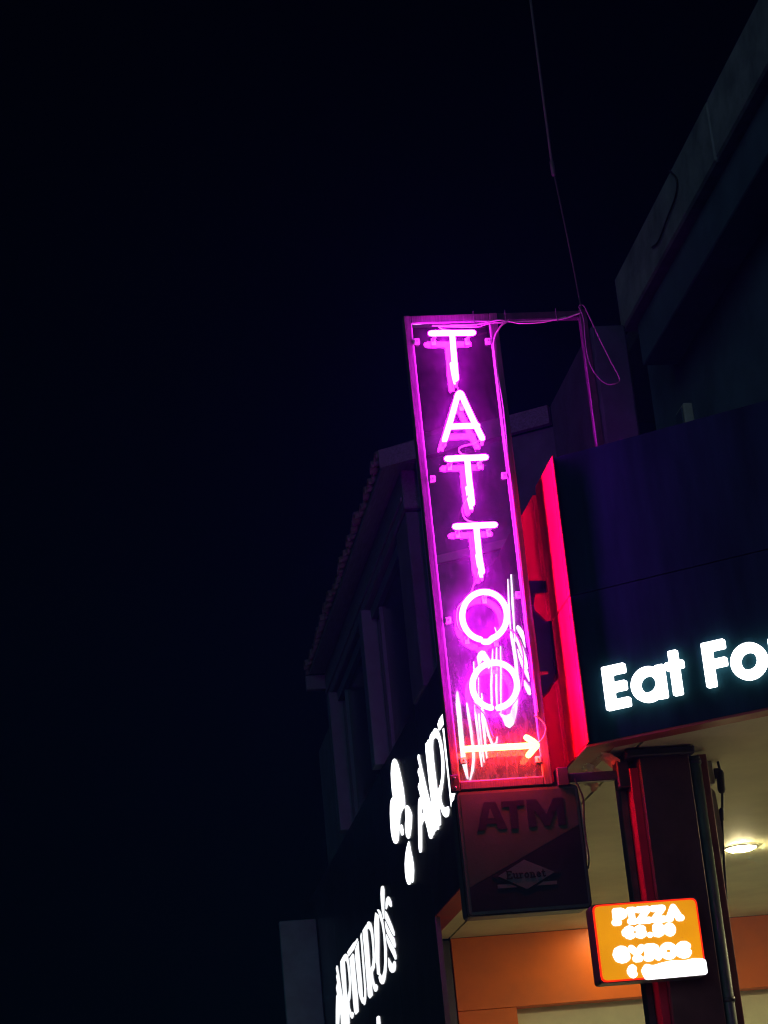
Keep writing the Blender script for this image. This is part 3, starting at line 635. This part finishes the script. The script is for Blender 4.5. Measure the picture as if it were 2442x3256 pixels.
# chamfered return towards the projecting bay
P0, P1 = Vector((3.563, 14.38, 0)), Vector((2.41, 15.16, 0))
RD = (P1 - P0).normalized()
RN = Vector((RD.y, -RD.x, 0))
if RN.y > 0:
    RN = -RN
FR = (P0, RD, Z, RN)
LR = (P1 - P0).length
prism('wall', [(0.0, ZT - 0.02), (LR - 0.27, ZT - 0.02), (LR - 0.27, 7.24), (0, 7.24)], FR, -0.2, -0.06, RENDERW, up)
prism('fascia_board', [(0.02, 7.25), (LR, 7.25), (LR, 7.39), (0.02, 7.39)], FR, -0.05, 0.0, WOOD, up)
prism('ledge', [(0.0, 6.42), (LR - 0.3, 6.42), (LR - 0.3, 6.48), (0, 6.48)], FR, -0.06, -0.02, CONCRETE, up)
jb = box('meter_box', (5.86, 5.95, 18.52, 18.80, 8.67, 9.02), GREYBOX, up, 0.008)
box('box_lid', (5.845, 5.86, 18.55, 18.77, 8.70, 8.99), WINFRAME, jb, 0.005)
tube('wall_cable', [(5.427, 16.56, 10.41), (5.424, 16.4, 10.24), (5.426, 16.5, 10.13), (5.424, 16.8, 10.08), (5.424, 17.15, 10.03), (5.427, 17.38, 10.08)], 0.009, BLACKWIRE, up, 6)

# ------------------------------------------------------------------ projecting bay further along the street
bay = thing('projecting_bay', 'unlit timber-framed upper bay with clay tile eave and tall windows behind the neon sign', 'building', (3.4, 18.3, ZT))
XB = 2.62
ZB = ZT + 0.002
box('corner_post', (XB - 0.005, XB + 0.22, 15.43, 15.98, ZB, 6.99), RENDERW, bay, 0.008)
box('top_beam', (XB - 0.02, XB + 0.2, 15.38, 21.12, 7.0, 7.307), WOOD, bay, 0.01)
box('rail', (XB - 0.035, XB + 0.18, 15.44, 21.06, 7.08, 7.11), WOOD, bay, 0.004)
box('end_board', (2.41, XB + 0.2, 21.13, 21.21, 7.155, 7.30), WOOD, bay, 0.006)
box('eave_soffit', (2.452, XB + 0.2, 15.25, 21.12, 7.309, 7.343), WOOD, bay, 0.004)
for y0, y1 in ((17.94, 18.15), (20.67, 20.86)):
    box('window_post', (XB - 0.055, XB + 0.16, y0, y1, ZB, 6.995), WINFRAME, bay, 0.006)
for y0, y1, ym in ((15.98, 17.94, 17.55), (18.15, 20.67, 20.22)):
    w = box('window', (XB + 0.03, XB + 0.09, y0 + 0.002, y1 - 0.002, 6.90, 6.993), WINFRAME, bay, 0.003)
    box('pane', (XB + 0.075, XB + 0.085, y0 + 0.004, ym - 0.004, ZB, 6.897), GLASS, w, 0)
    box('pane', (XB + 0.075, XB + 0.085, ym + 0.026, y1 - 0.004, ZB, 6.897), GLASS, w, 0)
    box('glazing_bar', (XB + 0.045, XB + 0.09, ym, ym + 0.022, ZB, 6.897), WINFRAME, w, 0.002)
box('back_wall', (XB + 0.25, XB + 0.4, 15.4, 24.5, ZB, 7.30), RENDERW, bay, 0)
# eave tiles: one barrel tile mesh, copied along the edge
def tile_mesh():
    bm = bmesh.new()
    n, R, L_, slope = 8, 0.085, 0.42, 0.32
    rows = []
    for r_, x in ((R, 0.0), (R * 0.86, L_)):
        ro = [bm.verts.new((x, r_ * math.cos(math.pi * i / n), r_ * 0.9 * math.sin(math.pi * i / n) + x * slope)) for i in range(n + 1)]
        ri = [bm.verts.new((x, (r_ - 0.016) * math.cos(math.pi * i / n), (r_ - 0.016) * 0.9 * math.sin(math.pi * i / n) + x * slope)) for i in range(n + 1)]
        rows.append((ro, ri))
    (ao, ai), (bo, bi) = rows
    for i in range(n):
        bm.faces.new((ao[i], ao[i + 1], bo[i + 1], bo[i]))
        bm.faces.new((ai[i], bi[i], bi[i + 1], ai[i + 1]))
        bm.faces.new((ao[i], ai[i], ai[i + 1], ao[i + 1]))
    bmesh.ops.recalc_face_normals(bm, faces=bm.faces)
    me = bpy.data.meshes.new('roof_tile'); bm.to_mesh(me); bm.free()
    me.materials.append(TILE)
    return me
TM = tile_mesh()
ob = origin_of(bay)
yy = 15.32
while yy < 21.3:
    for row in range(2):
        t = bpy.data.objects.new('roof_tile', TM)
        COL.objects.link(t)
        t.parent = bay
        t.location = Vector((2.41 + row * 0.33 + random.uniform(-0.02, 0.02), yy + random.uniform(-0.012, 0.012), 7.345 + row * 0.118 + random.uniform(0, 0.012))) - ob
        t.rotation_euler = (random.uniform(-0.04, 0.04), 0, random.uniform(-0.05, 0.05))
    yy += 0.19
flat('roof_deck', [(2.53, 15.25), (3.35, 14.7), (3.35, 21.15), (2.53, 21.15)], 7.344, 7.365, WOOD, bay)

# ------------------------------------------------------------------ support column, downpipe
colm = thing('support_column', 'dark maroon column with a red side plate holding up the canopy corner', 'column', (3.05, 11.05, 0.13))
box('shaft', (2.942, 3.212, 10.93, 11.20, 0.13, ZS - 0.015), COLUMN, colm, 0.006)
box('corner_angle', (2.855, 2.894, 11.07, 11.16, 0.13, ZS - 0.05), DARKMETAL, colm, 0.004)
box('side_plate', (2.896, 2.941, 10.97, 11.13, 0.13, ZS - 0.1), REDSIDE, colm, 0.003)
box('cap_plate', (2.87, 3.24, 10.90, 11.22, ZS - 0.055, ZS - 0.0145), DARKMETAL, colm, 0.006)
box('batten', (3.292, 3.345, 11.06, 11.12, 0.13, ZS - 0.03), BROWN, colm, 0.004)
box('batten_web', (3.212, 3.292, 11.08, 11.12, 0.13, ZS - 0.04), BROWN, colm, 0.002)
dp = thing('downpipe', 'thin grey-green drain pipe running down the right side of the dark column', 'pipe', (3.25, 10.98, 0.13))
tube('pipe', [(3.25, 10.985, 0.13), (3.25, 10.985, ZS - 0.058)], 0.034, PIPE, dp, 14, 1, False)
for z in (1.2, 2.75, 3.98):
    tube('pipe_clip', [(3.25, 10.985, z - 0.012), (3.25, 10.985, z + 0.012)], 0.039, DARKMETAL, dp, 14, 1, False)

# ------------------------------------------------------------------ boxes and cable behind the column
jx = thing('junction_box', 'grey electrical box fixed to the soffit behind the column', 'box', (3.42, 11.42, ZS))
box('body', (3.37, 3.46, 11.34, 11.48, 3.93, ZS - 0.007), GREYBOX, jx, 0.008)
box('plug', (3.462, 3.51, 11.36, 11.44, 3.96, 4.02), DARKMETAL, jx, 0.008)
sp = thing('wall_speaker', 'pale grey rounded speaker housing hanging below the electrical box behind the column', 'speaker', (3.40, 11.5, 3.5))
bm = bmesh.new()
add_prism(bm, round_poly([(3.30, 3.46), (3.415, 3.46), (3.465, 3.62), (3.455, 3.90), (3.40, 3.928), (3.30, 3.928)], 0.05, 5), ZERO, X, Z, Y, 11.36, 11.52)
link('housing', bm, GREYBOX, sp)
tube('bracket', [(3.38, 11.44, 3.92), (3.38, 11.44, 3.94)], 0.02, DARKMETAL, sp, 8, 1, False)
hc = thing('hanging_cable', 'black cable with a connector hanging down from the soffit right of the column', 'cable', (3.45, 11.38, 0.2))
tube('cable', [(3.50, 11.38, ZS - 0.01), (3.505, 11.375, 3.95), (3.49, 11.37, 3.84), (3.47, 11.37, 3.70), (3.45, 11.37, 3.5), (3.425, 11.37, 3.2), (3.40, 11.37, 2.95), (3.37, 11.37, 2.6), (3.33, 11.37, 1.6), (3.33, 11.37, 0.13)], 0.0075, BLACKWIRE, hc, 8)
tube('connector', [(3.50, 11.372, 3.99), (3.495, 11.37, 3.90)], 0.022, BLACKWIRE, hc, 10, 1)
tube('connector', [(3.478, 11.37, 3.79), (3.472, 11.37, 3.74)], 0.014, BLACKWIRE, hc, 8, 1)

# ------------------------------------------------------------------ ceiling lamps under the canopy
def ceiling_lamp(x, y, label, glass=LAMP):
    t = thing('ceiling_lamp', label, 'lamp', (x, y, ZS - 0.006), 'lamps under the canopy')
    bm = bmesh.new()
    n = 20
    prof = [(0.118, 0.0), (0.118, -0.008), (0.098, -0.012), (0.094, -0.004)]
    rings = [[bm.verts.new((x + r_ * math.cos(2 * math.pi * k / n), y + r_ * math.sin(2 * math.pi * k / n), ZS - 0.0065 + dz)) for k in range(n)] for r_, dz in prof]
    for a, b in zip(rings, rings[1:]):
        for k in range(n):
            bm.faces.new((a[k], a[(k + 1) % n], b[(k + 1) % n], b[k]))
    link('rim', bm, CLIP, t, smooth=True)
    bm = bmesh.new()
    prof = [(0.092, -0.004), (0.09, -0.015), (0.074, -0.023), (0.045, -0.028)]
    rings = [[bm.verts.new((x + r_ * math.cos(2 * math.pi * k / n), y + r_ * math.sin(2 * math.pi * k / n), ZS - 0.0065 + dz)) for k in range(n)] for r_, dz in prof]
    for a, b in zip(rings, rings[1:]):
        for k in range(n):
            bm.faces.new((a[k], a[(k + 1) % n], b[(k + 1) % n], b[k]))
    bm.faces.new(rings[-1])
    link('glass', bm, glass, t, smooth=True)
    return t
ceiling_lamp(4.40, 14.08, 'round lit ceiling lamp on the soffit right of the hanging cable')
ceiling_lamp(5.95, 14.08, 'unseen ceiling lamp added further right along the canopy to light the soffit')  # out of view, added to brighten the soffit
ceiling_lamp(4.17, 16.98, 'lit ceiling lamp close to the orange wall, hidden behind the orange price sign', LAMP_DIM)
ceiling_lamp(5.6, 11.9, 'unseen ceiling lamp added near the street edge of the canopy to light the soffit')  # second added lamp out of view, more light for the soffit

# ------------------------------------------------------------------ sign post with its two arms
post = thing('sign_post', 'thin steel post with two arms carrying the tall neon sign', 'post', (2.98, 11.03, ZS))
box('post', (2.962, 3.006, 11.008, 11.052, ZS - 0.02, 6.60), DARKMETAL, post, 0.004)
box('arm', (2.494, 2.962, 11.012, 11.05, 6.548, 6.594), DARKMETAL, post, 0.004)
box('arm', (2.545, 2.856, 11.008, 11.054, 3.918, 3.966), DARKMETAL, post, 0.004)
box('arm_clamp', (2.515, 2.575, 10.985, 11.075, 3.900, 3.995), DARKMETAL, post, 0.004)
box('arm_bracket', (2.835, 2.9, 10.985, 11.08, 3.87, 4.035), DARKMETAL, post, 0.006)
tube('looped_cable', [(x, 10.985 if i < 8 else 10.97, z) for i, (x, z) in enumerate([(2.9593, 6.604), (2.9693, 6.571), (2.9779, 6.515), (2.9724, 6.4228), (2.9715, 6.3125), (2.9869, 6.2296), (3.0216, 6.1645), (3.0604, 6.1311), (3.1026, 6.1249), (3.1319, 6.151), (3.0946, 6.262), (3.0508, 6.3923), (3.0079, 6.5325), (2.9834, 6.602), (2.9612, 6.606)])], 0.004, DIMWIRE, post, 8)
tube('arm_cable', [(2.962, 10.998, 6.57), (2.88, 11.0, 6.545), (2.80, 11.0, 6.535), (2.66, 11.0, 6.532), (2.55, 11.0, 6.535), (2.49, 10.99, 6.54), (2.40, 10.985, 6.522), (2.33, 10.985, 6.515), (2.12, 10.985, 6.518)], 0.0045, WIRE, post, 8)
tube('arm_cable', [(2.88, 11.002, 6.552), (2.75, 11.0, 6.524), (2.62, 10.998, 6.52), (2.55, 10.998, 6.535)], 0.0035, WIRE, post, 8)
for x in (2.36, 2.54, 2.83):
    tube('cable_tie', [(x, 10.997, 6.525), (x - 0.004, 10.994, 6.56), (x - 0.002, 11.0, 6.605)], 0.0024, DIMWIRE, post, 6)

# ------------------------------------------------------------------ tall neon sign
tat = thing('neon_sign', 'tall vertical pink neon sign reading TATTOO above a red arrow, in a metal frame', 'neon sign', (2.23, 11.03, 3.91))
SX0, SX1, SZ0, SZ1 = 1.963, 2.492, 3.912, 6.592
box('frame_bar', (SX0, 2.003, 11.0, 11.07, SZ0 + 0.001, SZ1), FRAME, tat, 0.004)
box('frame_bar', (2.446, SX1, 11.0, 11.07, SZ0 + 0.001, SZ1), FRAME, tat, 0.004)
box('frame_bar', (2.0035, 2.4455, 11.002, 11.07, 6.545, SZ1 - 0.001), FRAME, tat, 0.004)
box('frame_bar', (2.0035, 2.4455, 11.002, 11.07, SZ0 + 0.002, 3.958), FRAME, tat, 0.004)
box('corner_bracket', (1.952, 2.0, 10.985, 10.999, 3.905, 3.992), DARKMETAL, tat, 0.003)
tube('bolt', [(1.976, 10.984, 3.975), (1.976, 10.978, 3.975)], 0.006, EDGE, tat, 8, 1)
tube('bolt', [(1.976, 10.984, 3.925), (1.976, 10.978, 3.925)], 0.006, EDGE, tat, 8, 1)
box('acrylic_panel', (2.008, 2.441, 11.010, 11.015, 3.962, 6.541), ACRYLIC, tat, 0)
for b in ((2.0035, 2.0075, 11.006, 11.019, 3.9585, 6.5445), (2.4415, 2.4455, 11.006, 11.019, 3.9585, 6.5445),
          (2.008, 2.441, 11.006, 11.019, 6.5415, 6.5445), (2.008, 2.441, 11.006, 11.019, 3.9585, 3.9615)):
    box('panel_edge', b, EDGE, tat, 0)
for x, z in ((2.0228, 6.4306), (2.4217, 6.4184), (2.0292, 5.6219), (2.4251, 5.6227), (2.0322, 4.8231), (2.4249, 4.9441), (2.0323, 4.0657), (2.4258, 4.0473)):
    c = box('panel_clip', (x - 0.015, x + 0.015, 10.988, 11.009, z - 0.017, z + 0.017), CLIP, tat, 0.003)
    tube('screw', [(x, 10.987, z), (x, 10.984, z)], 0.004, DARKMETAL, c, 6, 1)
YN = 10.935
TR = 0.0162  # thicker than real tubes, their bloom is put into the width
for key in ('T1', 'A', 'T2', 'T3', 'O1', 'O2'):
    bm = bmesh.new()
    for pl in NEON[key]:
        add_tube(bm, [(x, YN, z) for x, z in pl], TR, 12, 5 if len(pl) < 20 else 2)
    L_ = link('neon_letter', bm, NEON_PINK, tat, smooth=True)
    # glass standoffs from the panel to the tube, and electrode caps
    pl = NEON[key][0]
    n = len(pl)
    for i in ({'A': (2, 6)}.get(key) or ((0, 1) if n == 2 else (4, n // 2, n - 5))):
        x, z = pl[i]
        if n == 2:
            x += 0.022 if i == 0 else -0.022
        zz = z - 0.012
        tube('standoff', [(x, 11.009, zz), (x, 10.962, zz), (x, 10.95, zz)], 0.0085, CLIP, L_, 10, 1)
        box('standoff_foot', (x - 0.013, x + 0.013, 11.0035, 11.0095, zz - 0.03, zz + 0.012), CLIP, L_, 0.002)
    if len(NEON[key]) > 1 and key != 'A':
        x, z = NEON[key][1][-1]
        tube('electrode', [(x - 0.012, 10.96, z + 0.10), (x - 0.008, 10.958, z + 0.02), (x - 0.001, 10.958, z - 0.022)], 0.010, NEON_PINK, L_, 10, 2)
        tube('electrode_cap', [(x - 0.001, 10.958, z - 0.024), (x, 10.962, z - 0.032)], 0.0088, CLIP, L_, 10, 1)
    if key == 'A':
        for i in (0, -1):
            x, z = pl[i]
            tube('electrode_cap', [(x, YN + 0.004, z - 0.012), (x - 0.002, YN + 0.02, z - 0.025)], 0.0105, CLIP, L_, 10, 1)
bm = bmesh.new()
for pl in NEON['ARROW']:
    add_tube(bm, [(x, YN, z) for x, z in pl], TR, 12, 5)
L_ = link('neon_arrow', bm, NEON_RED, tat, smooth=True)
for x, z in ((2.055, 4.135), (2.36, 4.13)):
    tube('standoff', [(x, 11.009, z - 0.012), (x, 10.955, z - 0.012)], 0.0085, CLIP, L_, 10, 1)
for k, pl in WIRES.items():
    tube('wire', [(x, YN + (0.012 if 0 < i < len(pl) - 1 else 0.004), z) for i, (x, z) in enumerate(pl)], 0.0042, WIRE, tat, 8)
tube('wire', [(2.55, 10.998, 6.54), (2.50, 10.99, 6.50), (2.455, 10.99, 6.42), (2.448, 10.992, 6.30), (2.449, 10.992, 5.9), (2.456, 10.992, 5.5), (2.449, 10.992, 5.0), (2.452, 10.992, 4.6), (2.447, 10.992, 4.31), (2.449, 10.992, 4.28)], 0.0048, WIRE, tat, 8)
tube('wire', [(2.449, 10.993, 6.3), (2.462, 10.992, 6.0), (2.453, 10.992, 5.6), (2.459, 10.992, 5.2), (2.452, 10.992, 4.7), (2.455, 10.992, 4.3)], 0.0036, WIRE, tat, 8)
tube('dark_wire', [(2.415, YN + 0.03, 4.80), (2.428, YN + 0.04, 4.72), (2.437, YN + 0.04, 4.60), (2.439, YN + 0.05, 4.46)], 0.0028, BLACKWIRE, tat, 6)

# ------------------------------------------------------------------ cash machine sign
atm = thing('cash_machine_sign', 'square unlit sign reading ATM with mustard and navy face, hanging under the neon sign', 'sign', (2.3, 11.1, 3.27))
prism('box', round_poly([(1.982, 3.272), (2.614, 3.272), (2.614, 3.902), (1.982, 3.902)], 0.025), (ZERO, X, Z, Y), 11.006, 11.20, BOXGREY, atm)
prism('rim', round_poly([(1.974, 3.264), (2.622, 3.264), (2.622, 3.910), (1.974, 3.910)], 0.03), (ZERO, X, Z, Y), 11.015, 11.05, DARKMETAL, atm)
FA = (Vector((0, 11.006, 0)), X, Z, -Y)
prism('upper_face', [(1.998, 3.4108), (2.602, 3.6945), (2.602, 3.888), (1.998, 3.888)], FA, 0, 0.003, ATMYEL, atm)
prism('lower_face', [(1.998, 3.288), (2.602, 3.288), (2.602, 3.694), (1.998, 3.4103)], FA, 0, 0.0024, ATMNAVY, atm)
la = prism('letter', [(2.0707, 3.698), (2.117, 3.8424), (2.178, 3.8424), (2.2249, 3.698), (2.1792, 3.698), (2.17, 3.728), (2.121, 3.728), (2.112, 3.698)], FA, 0.002, 0.006, ATMNAVY, atm)
prism('counter', [(2.129, 3.757), (2.163, 3.757), (2.146, 3.810)], FA, 0.003, 0.0066, ATMYEL, la)
prism('letter', [(2.2086, 3.8395), (2.3254, 3.8405), (2.3251, 3.8111), (2.2866, 3.8115), (2.2846, 3.6965), (2.2462, 3.6965), (2.2476, 3.8109), (2.2085, 3.8105)], FA, 0.002, 0.007, ATMNAVY, atm)
prism('letter', [(2.3385, 3.8405), (2.3934, 3.8405), (2.4367, 3.7602), (2.4806, 3.8405), (2.5335, 3.8405), (2.533, 3.6975), (2.4931, 3.6975), (2.4926, 3.7821), (2.4484, 3.6987), (2.4224, 3.6986), (2.378, 3.7832), (2.3779, 3.6975), (2.3381, 3.6975)], FA, 0.002, 0.0065, ATMNAVY, atm)
prism('diamond_rim', [(2.118, 3.458), (2.293, 3.5503), (2.478, 3.4593), (2.2915, 3.365)], FA, 0.001, 0.0042, ATMNAVY, atm)
prism('diamond', [(2.1499, 3.458), (2.293, 3.5333), (2.4452, 3.4593), (2.2915, 3.3819)], FA, 0.002, 0.0056, ATMWHITE, atm)
prism('bar', [(2.1423, 3.4149), (2.205, 3.4149), (2.245, 3.3958), (2.1423, 3.3958)], FA, 0.002, 0.0046, ATMWHITE, atm)
prism('bar', [(2.38, 3.4149), (2.4499, 3.4149), (2.4499, 3.3968), (2.345, 3.3968)], FA, 0.002, 0.0046, ATMWHITE, atm)
write('Euronet', 2.1945, 3.4415, 0.2, 0.036, 0.0035, FA, 0.007, ATMNAVY, atm)
tube('sign_cable', [(2.606, 10.998, 3.93), (2.622, 10.995, 3.89), (2.640, 11.0, 3.82), (2.634, 11.01, 3.72), (2.632, 11.01, 3.62), (2.634, 11.01, 3.52), (2.626, 11.02, 3.47)], 0.0048, BLACKWIRE, atm, 8)
tube('sign_cable', [(2.612, 11.03, 3.90), (2.628, 11.03, 3.80), (2.629, 11.03, 3.7), (2.627, 11.03, 3.52)], 0.005, WIRE, atm, 8)
for x in (2.08, 2.5):
    box('hanger', (x - 0.012, x + 0.012, 11.02, 11.045, 3.9, 3.93), DARKMETAL, atm, 0.002)

# ------------------------------------------------------------------ orange price sign
prc = thing('price_sign', 'small lit orange sign reading PIZZA and GYROS with prices, fixed to the column', 'sign', (2.89, 10.98, 2.88))
prism('box', round_poly([(2.563, 2.858), (3.110, 2.858), (3.110, 3.249), (2.563, 3.249)], 0.02), (ZERO, X, Z, Y), 10.80, 10.928, BOXGREY, prc)
FP = (Vector((0, 10.80, 0)), X, Z, -Y)
prism('lit_rim', round_poly([(2.568, 2.863), (3.106, 2.863), (3.106, 3.2445), (2.568, 3.2445)], 0.03), FP, 0.0, 0.006, RED_EDGE, prc)
prism('lit_face', round_poly([(2.577, 2.871), (3.097, 2.871), (3.097, 3.236), (2.577, 3.236)], 0.025), FP, 0.003, 0.009, ORANGE_LIT, prc)
write('PIZZA', 2.676, 3.150, 0.334, 0.055, 0.0165, FP, 0.011, PRICE_WHITE, prc, gap=0.24)
write('€3.50', 2.715, 3.076, 0.252, 0.040, 0.0145, FP, 0.0112, PRICE_WHITE, prc, gap=0.26)
write('GYROS', 2.656, 2.965, 0.374, 0.052, 0.0175, FP, 0.011, PRICE_WHITE, prc, gap=0.24)
write('€', 2.718, 2.887, 0.022, 0.036, 0.016, FP, 0.0112, PRICE_WHITE, prc)
prism('price_tab', round_poly([(2.772, 2.905), (2.800, 2.9395), (2.835, 2.925), (2.880, 2.936), (2.94, 2.944), (3.0, 2.938), (3.05, 2.946), (3.110, 2.938), (3.110, 2.862), (2.79, 2.858)], 0.016), FP, 0.004, 0.0125, PRICE_WHITE, prc)
box('mount', (2.96, 3.08, 10.924, 10.931, 2.95, 3.15), DARKMETAL, prc, 0.002)

# ------------------------------------------------------------------ lit letters on the chamfered fascia
eat = thing('lit_lettering', 'white lit letters Eat Fo in rounded sans on the navy chamfered fascia', 'lettering', tuple(CO + CD * 0.6 + Z * 4.21))
FE = (CO + CN * 0.004, CD, Z, CN)
LD = 0.026
prism('letter', round_poly([(0.148, 4.209), (0.281, 4.209), (0.281, 4.258), (0.201, 4.258), (0.201, 4.298), (0.271, 4.298), (0.271, 4.348), (0.201, 4.348), (0.201, 4.388), (0.275, 4.388), (0.275, 4.438), (0.148, 4.438)], 0.009), FE, 0, LD, LETTER_WHITE, eat)
def ring_letter(cx, cz, ro, ri, extra=None):
    bm = bmesh.new()
    n = 40
    for (a0, a1) in ((0.0, math.pi), (math.pi, 2 * math.pi)):
        outer = arc(cx, cz, ro, ro, a0, a1, n // 2)
        inner = arc(cx, cz, ri, ri, a1, a0, n // 2)
        add_prism(bm, outer + inner, *FE, 0, LD)
    if extra:
        add_prism(bm, extra, *FE, 0, LD + 0.0006)
    return link('letter', bm, LETTER_WHITE, eat)
ring_letter(0.3885, 4.2995, 0.0925, 0.043, round_poly([(0.432, 4.212), (0.4835, 4.212), (0.4835, 4.387), (0.437, 4.387)], 0.008))
prism('letter', round_poly([(0.5165, 4.212), (0.5645, 4.212), (0.5645, 4.347), (0.5895, 4.347), (0.5895, 4.388), (0.5645, 4.388), (0.5645, 4.4445), (0.5165, 4.4445), (0.5165, 4.388), (0.4935, 4.388), (0.4935, 4.347), (0.5165, 4.347)], 0.007), FE, 0, LD, LETTER_WHITE, eat)
prism('letter', round_poly([(0.6965, 4.216), (0.747, 4.216), (0.747, 4.309), (0.8175, 4.309), (0.8175, 4.354), (0.748, 4.354), (0.748, 4.398), (0.8195, 4.398), (0.8195, 4.447), (0.6965, 4.447)], 0.009), FE, 0, LD, LETTER_WHITE, eat)
ring_letter(0.931, 4.306, 0.0945, 0.0445)
prism('letter', round_poly([(1.0435, 4.216), (1.091, 4.216), (1.091, 4.33), (1.13, 4.352), (1.145, 4.352), (1.145, 4.396), (1.12, 4.396), (1.091, 4.372), (1.091, 4.394), (1.0435, 4.394)], 0.007), FE, 0, LD, LETTER_WHITE, eat)

# ------------------------------------------------------------------ brush lettering along the side street
FB = (Vector((2.634, 0, 0)), Y, Z, X)
def brush(name, label, table, keys, loc, mat=LETTER_WHITE2):
    t = thing(name, label, 'lettering', loc)
    for i, k in enumerate(keys):
        prism('brush_stroke' if not k.startswith('icon') else 'emblem_shape', table[k], FB, 0.0 + 0.0004 * (i % 7), 0.0055, LETTER_WHITE4 if max(p[0] for p in table[k]) < 14.6 else mat, t)
    return t
brush('brush_lettering', 'large white lit brush lettering on the black fascia behind the neon sign', UPPER, [k for k in UPPER if not k.startswith('icon')], (2.62, 14.0, 4.5))
brush('lit_emblem', 'white lit leaf and drop emblem on the black fascia left of the neon sign', UPPER, [k for k in UPPER if k.startswith('icon')], (2.62, 17.2, 4.6))
brush('small_brush_lettering', 'smaller white lit brush lettering ending in an apostrophe s, lowest at the left', LOWER, list(LOWER), (2.62, 20.3, 3.9), LETTER_WHITE3)

# ------------------------------------------------------------------ far board on the side street
vb = thing('upright_board', 'pale grey upright board standing out from the wall at the far lower left', 'sign', (2.43, 24.1, 0.0))
box('board', (2.225, 2.630, 24.0, 24.10, 3.0, 5.335), BOARDGREY, vb, 0.008)
box('post', (2.39, 2.47, 24.02, 24.08, 0.13, 3.0), BOARDGREY, vb, 0.006)

# ------------------------------------------------------------------ thin mast above the sign
mast = thing('antenna_mast', 'thin bare mast rising above the top right end of the neon sign', 'mast', (2.984, 11.03, 6.60))
tube('stay_rod', [(2.984, 11.03, 6.60), (2.965, 11.03, 6.95), (2.935, 11.03, 7.38), (2.928, 11.03, 7.47)], 0.005, DARKMETAL, mast, 8)
tube('socket', [(2.926, 11.03, 7.46), (2.924, 11.03, 7.54)], 0.013, DIMWIRE, mast, 10, 1)
tube('pole', [(2.924, 11.03, 7.53), (2.926, 11.03, 9.6)], 0.008, DIMWIRE, mast, 10, 1)

# ------------------------------------------------------------------ thin haze added round the whole street to imitate lens bloom
hz = bmesh.new()
add_box(hz, -14, 14, -3, 40, -1.0, 13.0)
haze = link('haze', hz, ASPHALT)
haze['kind'] = 'stuff'
hm = bpy.data.materials.new('bloom_haze')
hm.use_nodes = True
hn = hm.node_tree
hn.nodes.clear()
ho = hn.nodes.new('ShaderNodeOutputMaterial')
hv = hn.nodes.new('ShaderNodeVolumePrincipled')
hv.inputs['Color'].default_value = (0.1, 0.5, 1.0, 1)
hv.inputs['Density'].default_value = 0.0024
hv.inputs['Anisotropy'].default_value = 0.0
hn.links.new(hv.outputs['Volume'], ho.inputs['Volume'])
haze.data.materials.clear()
haze.data.materials.append(hm)
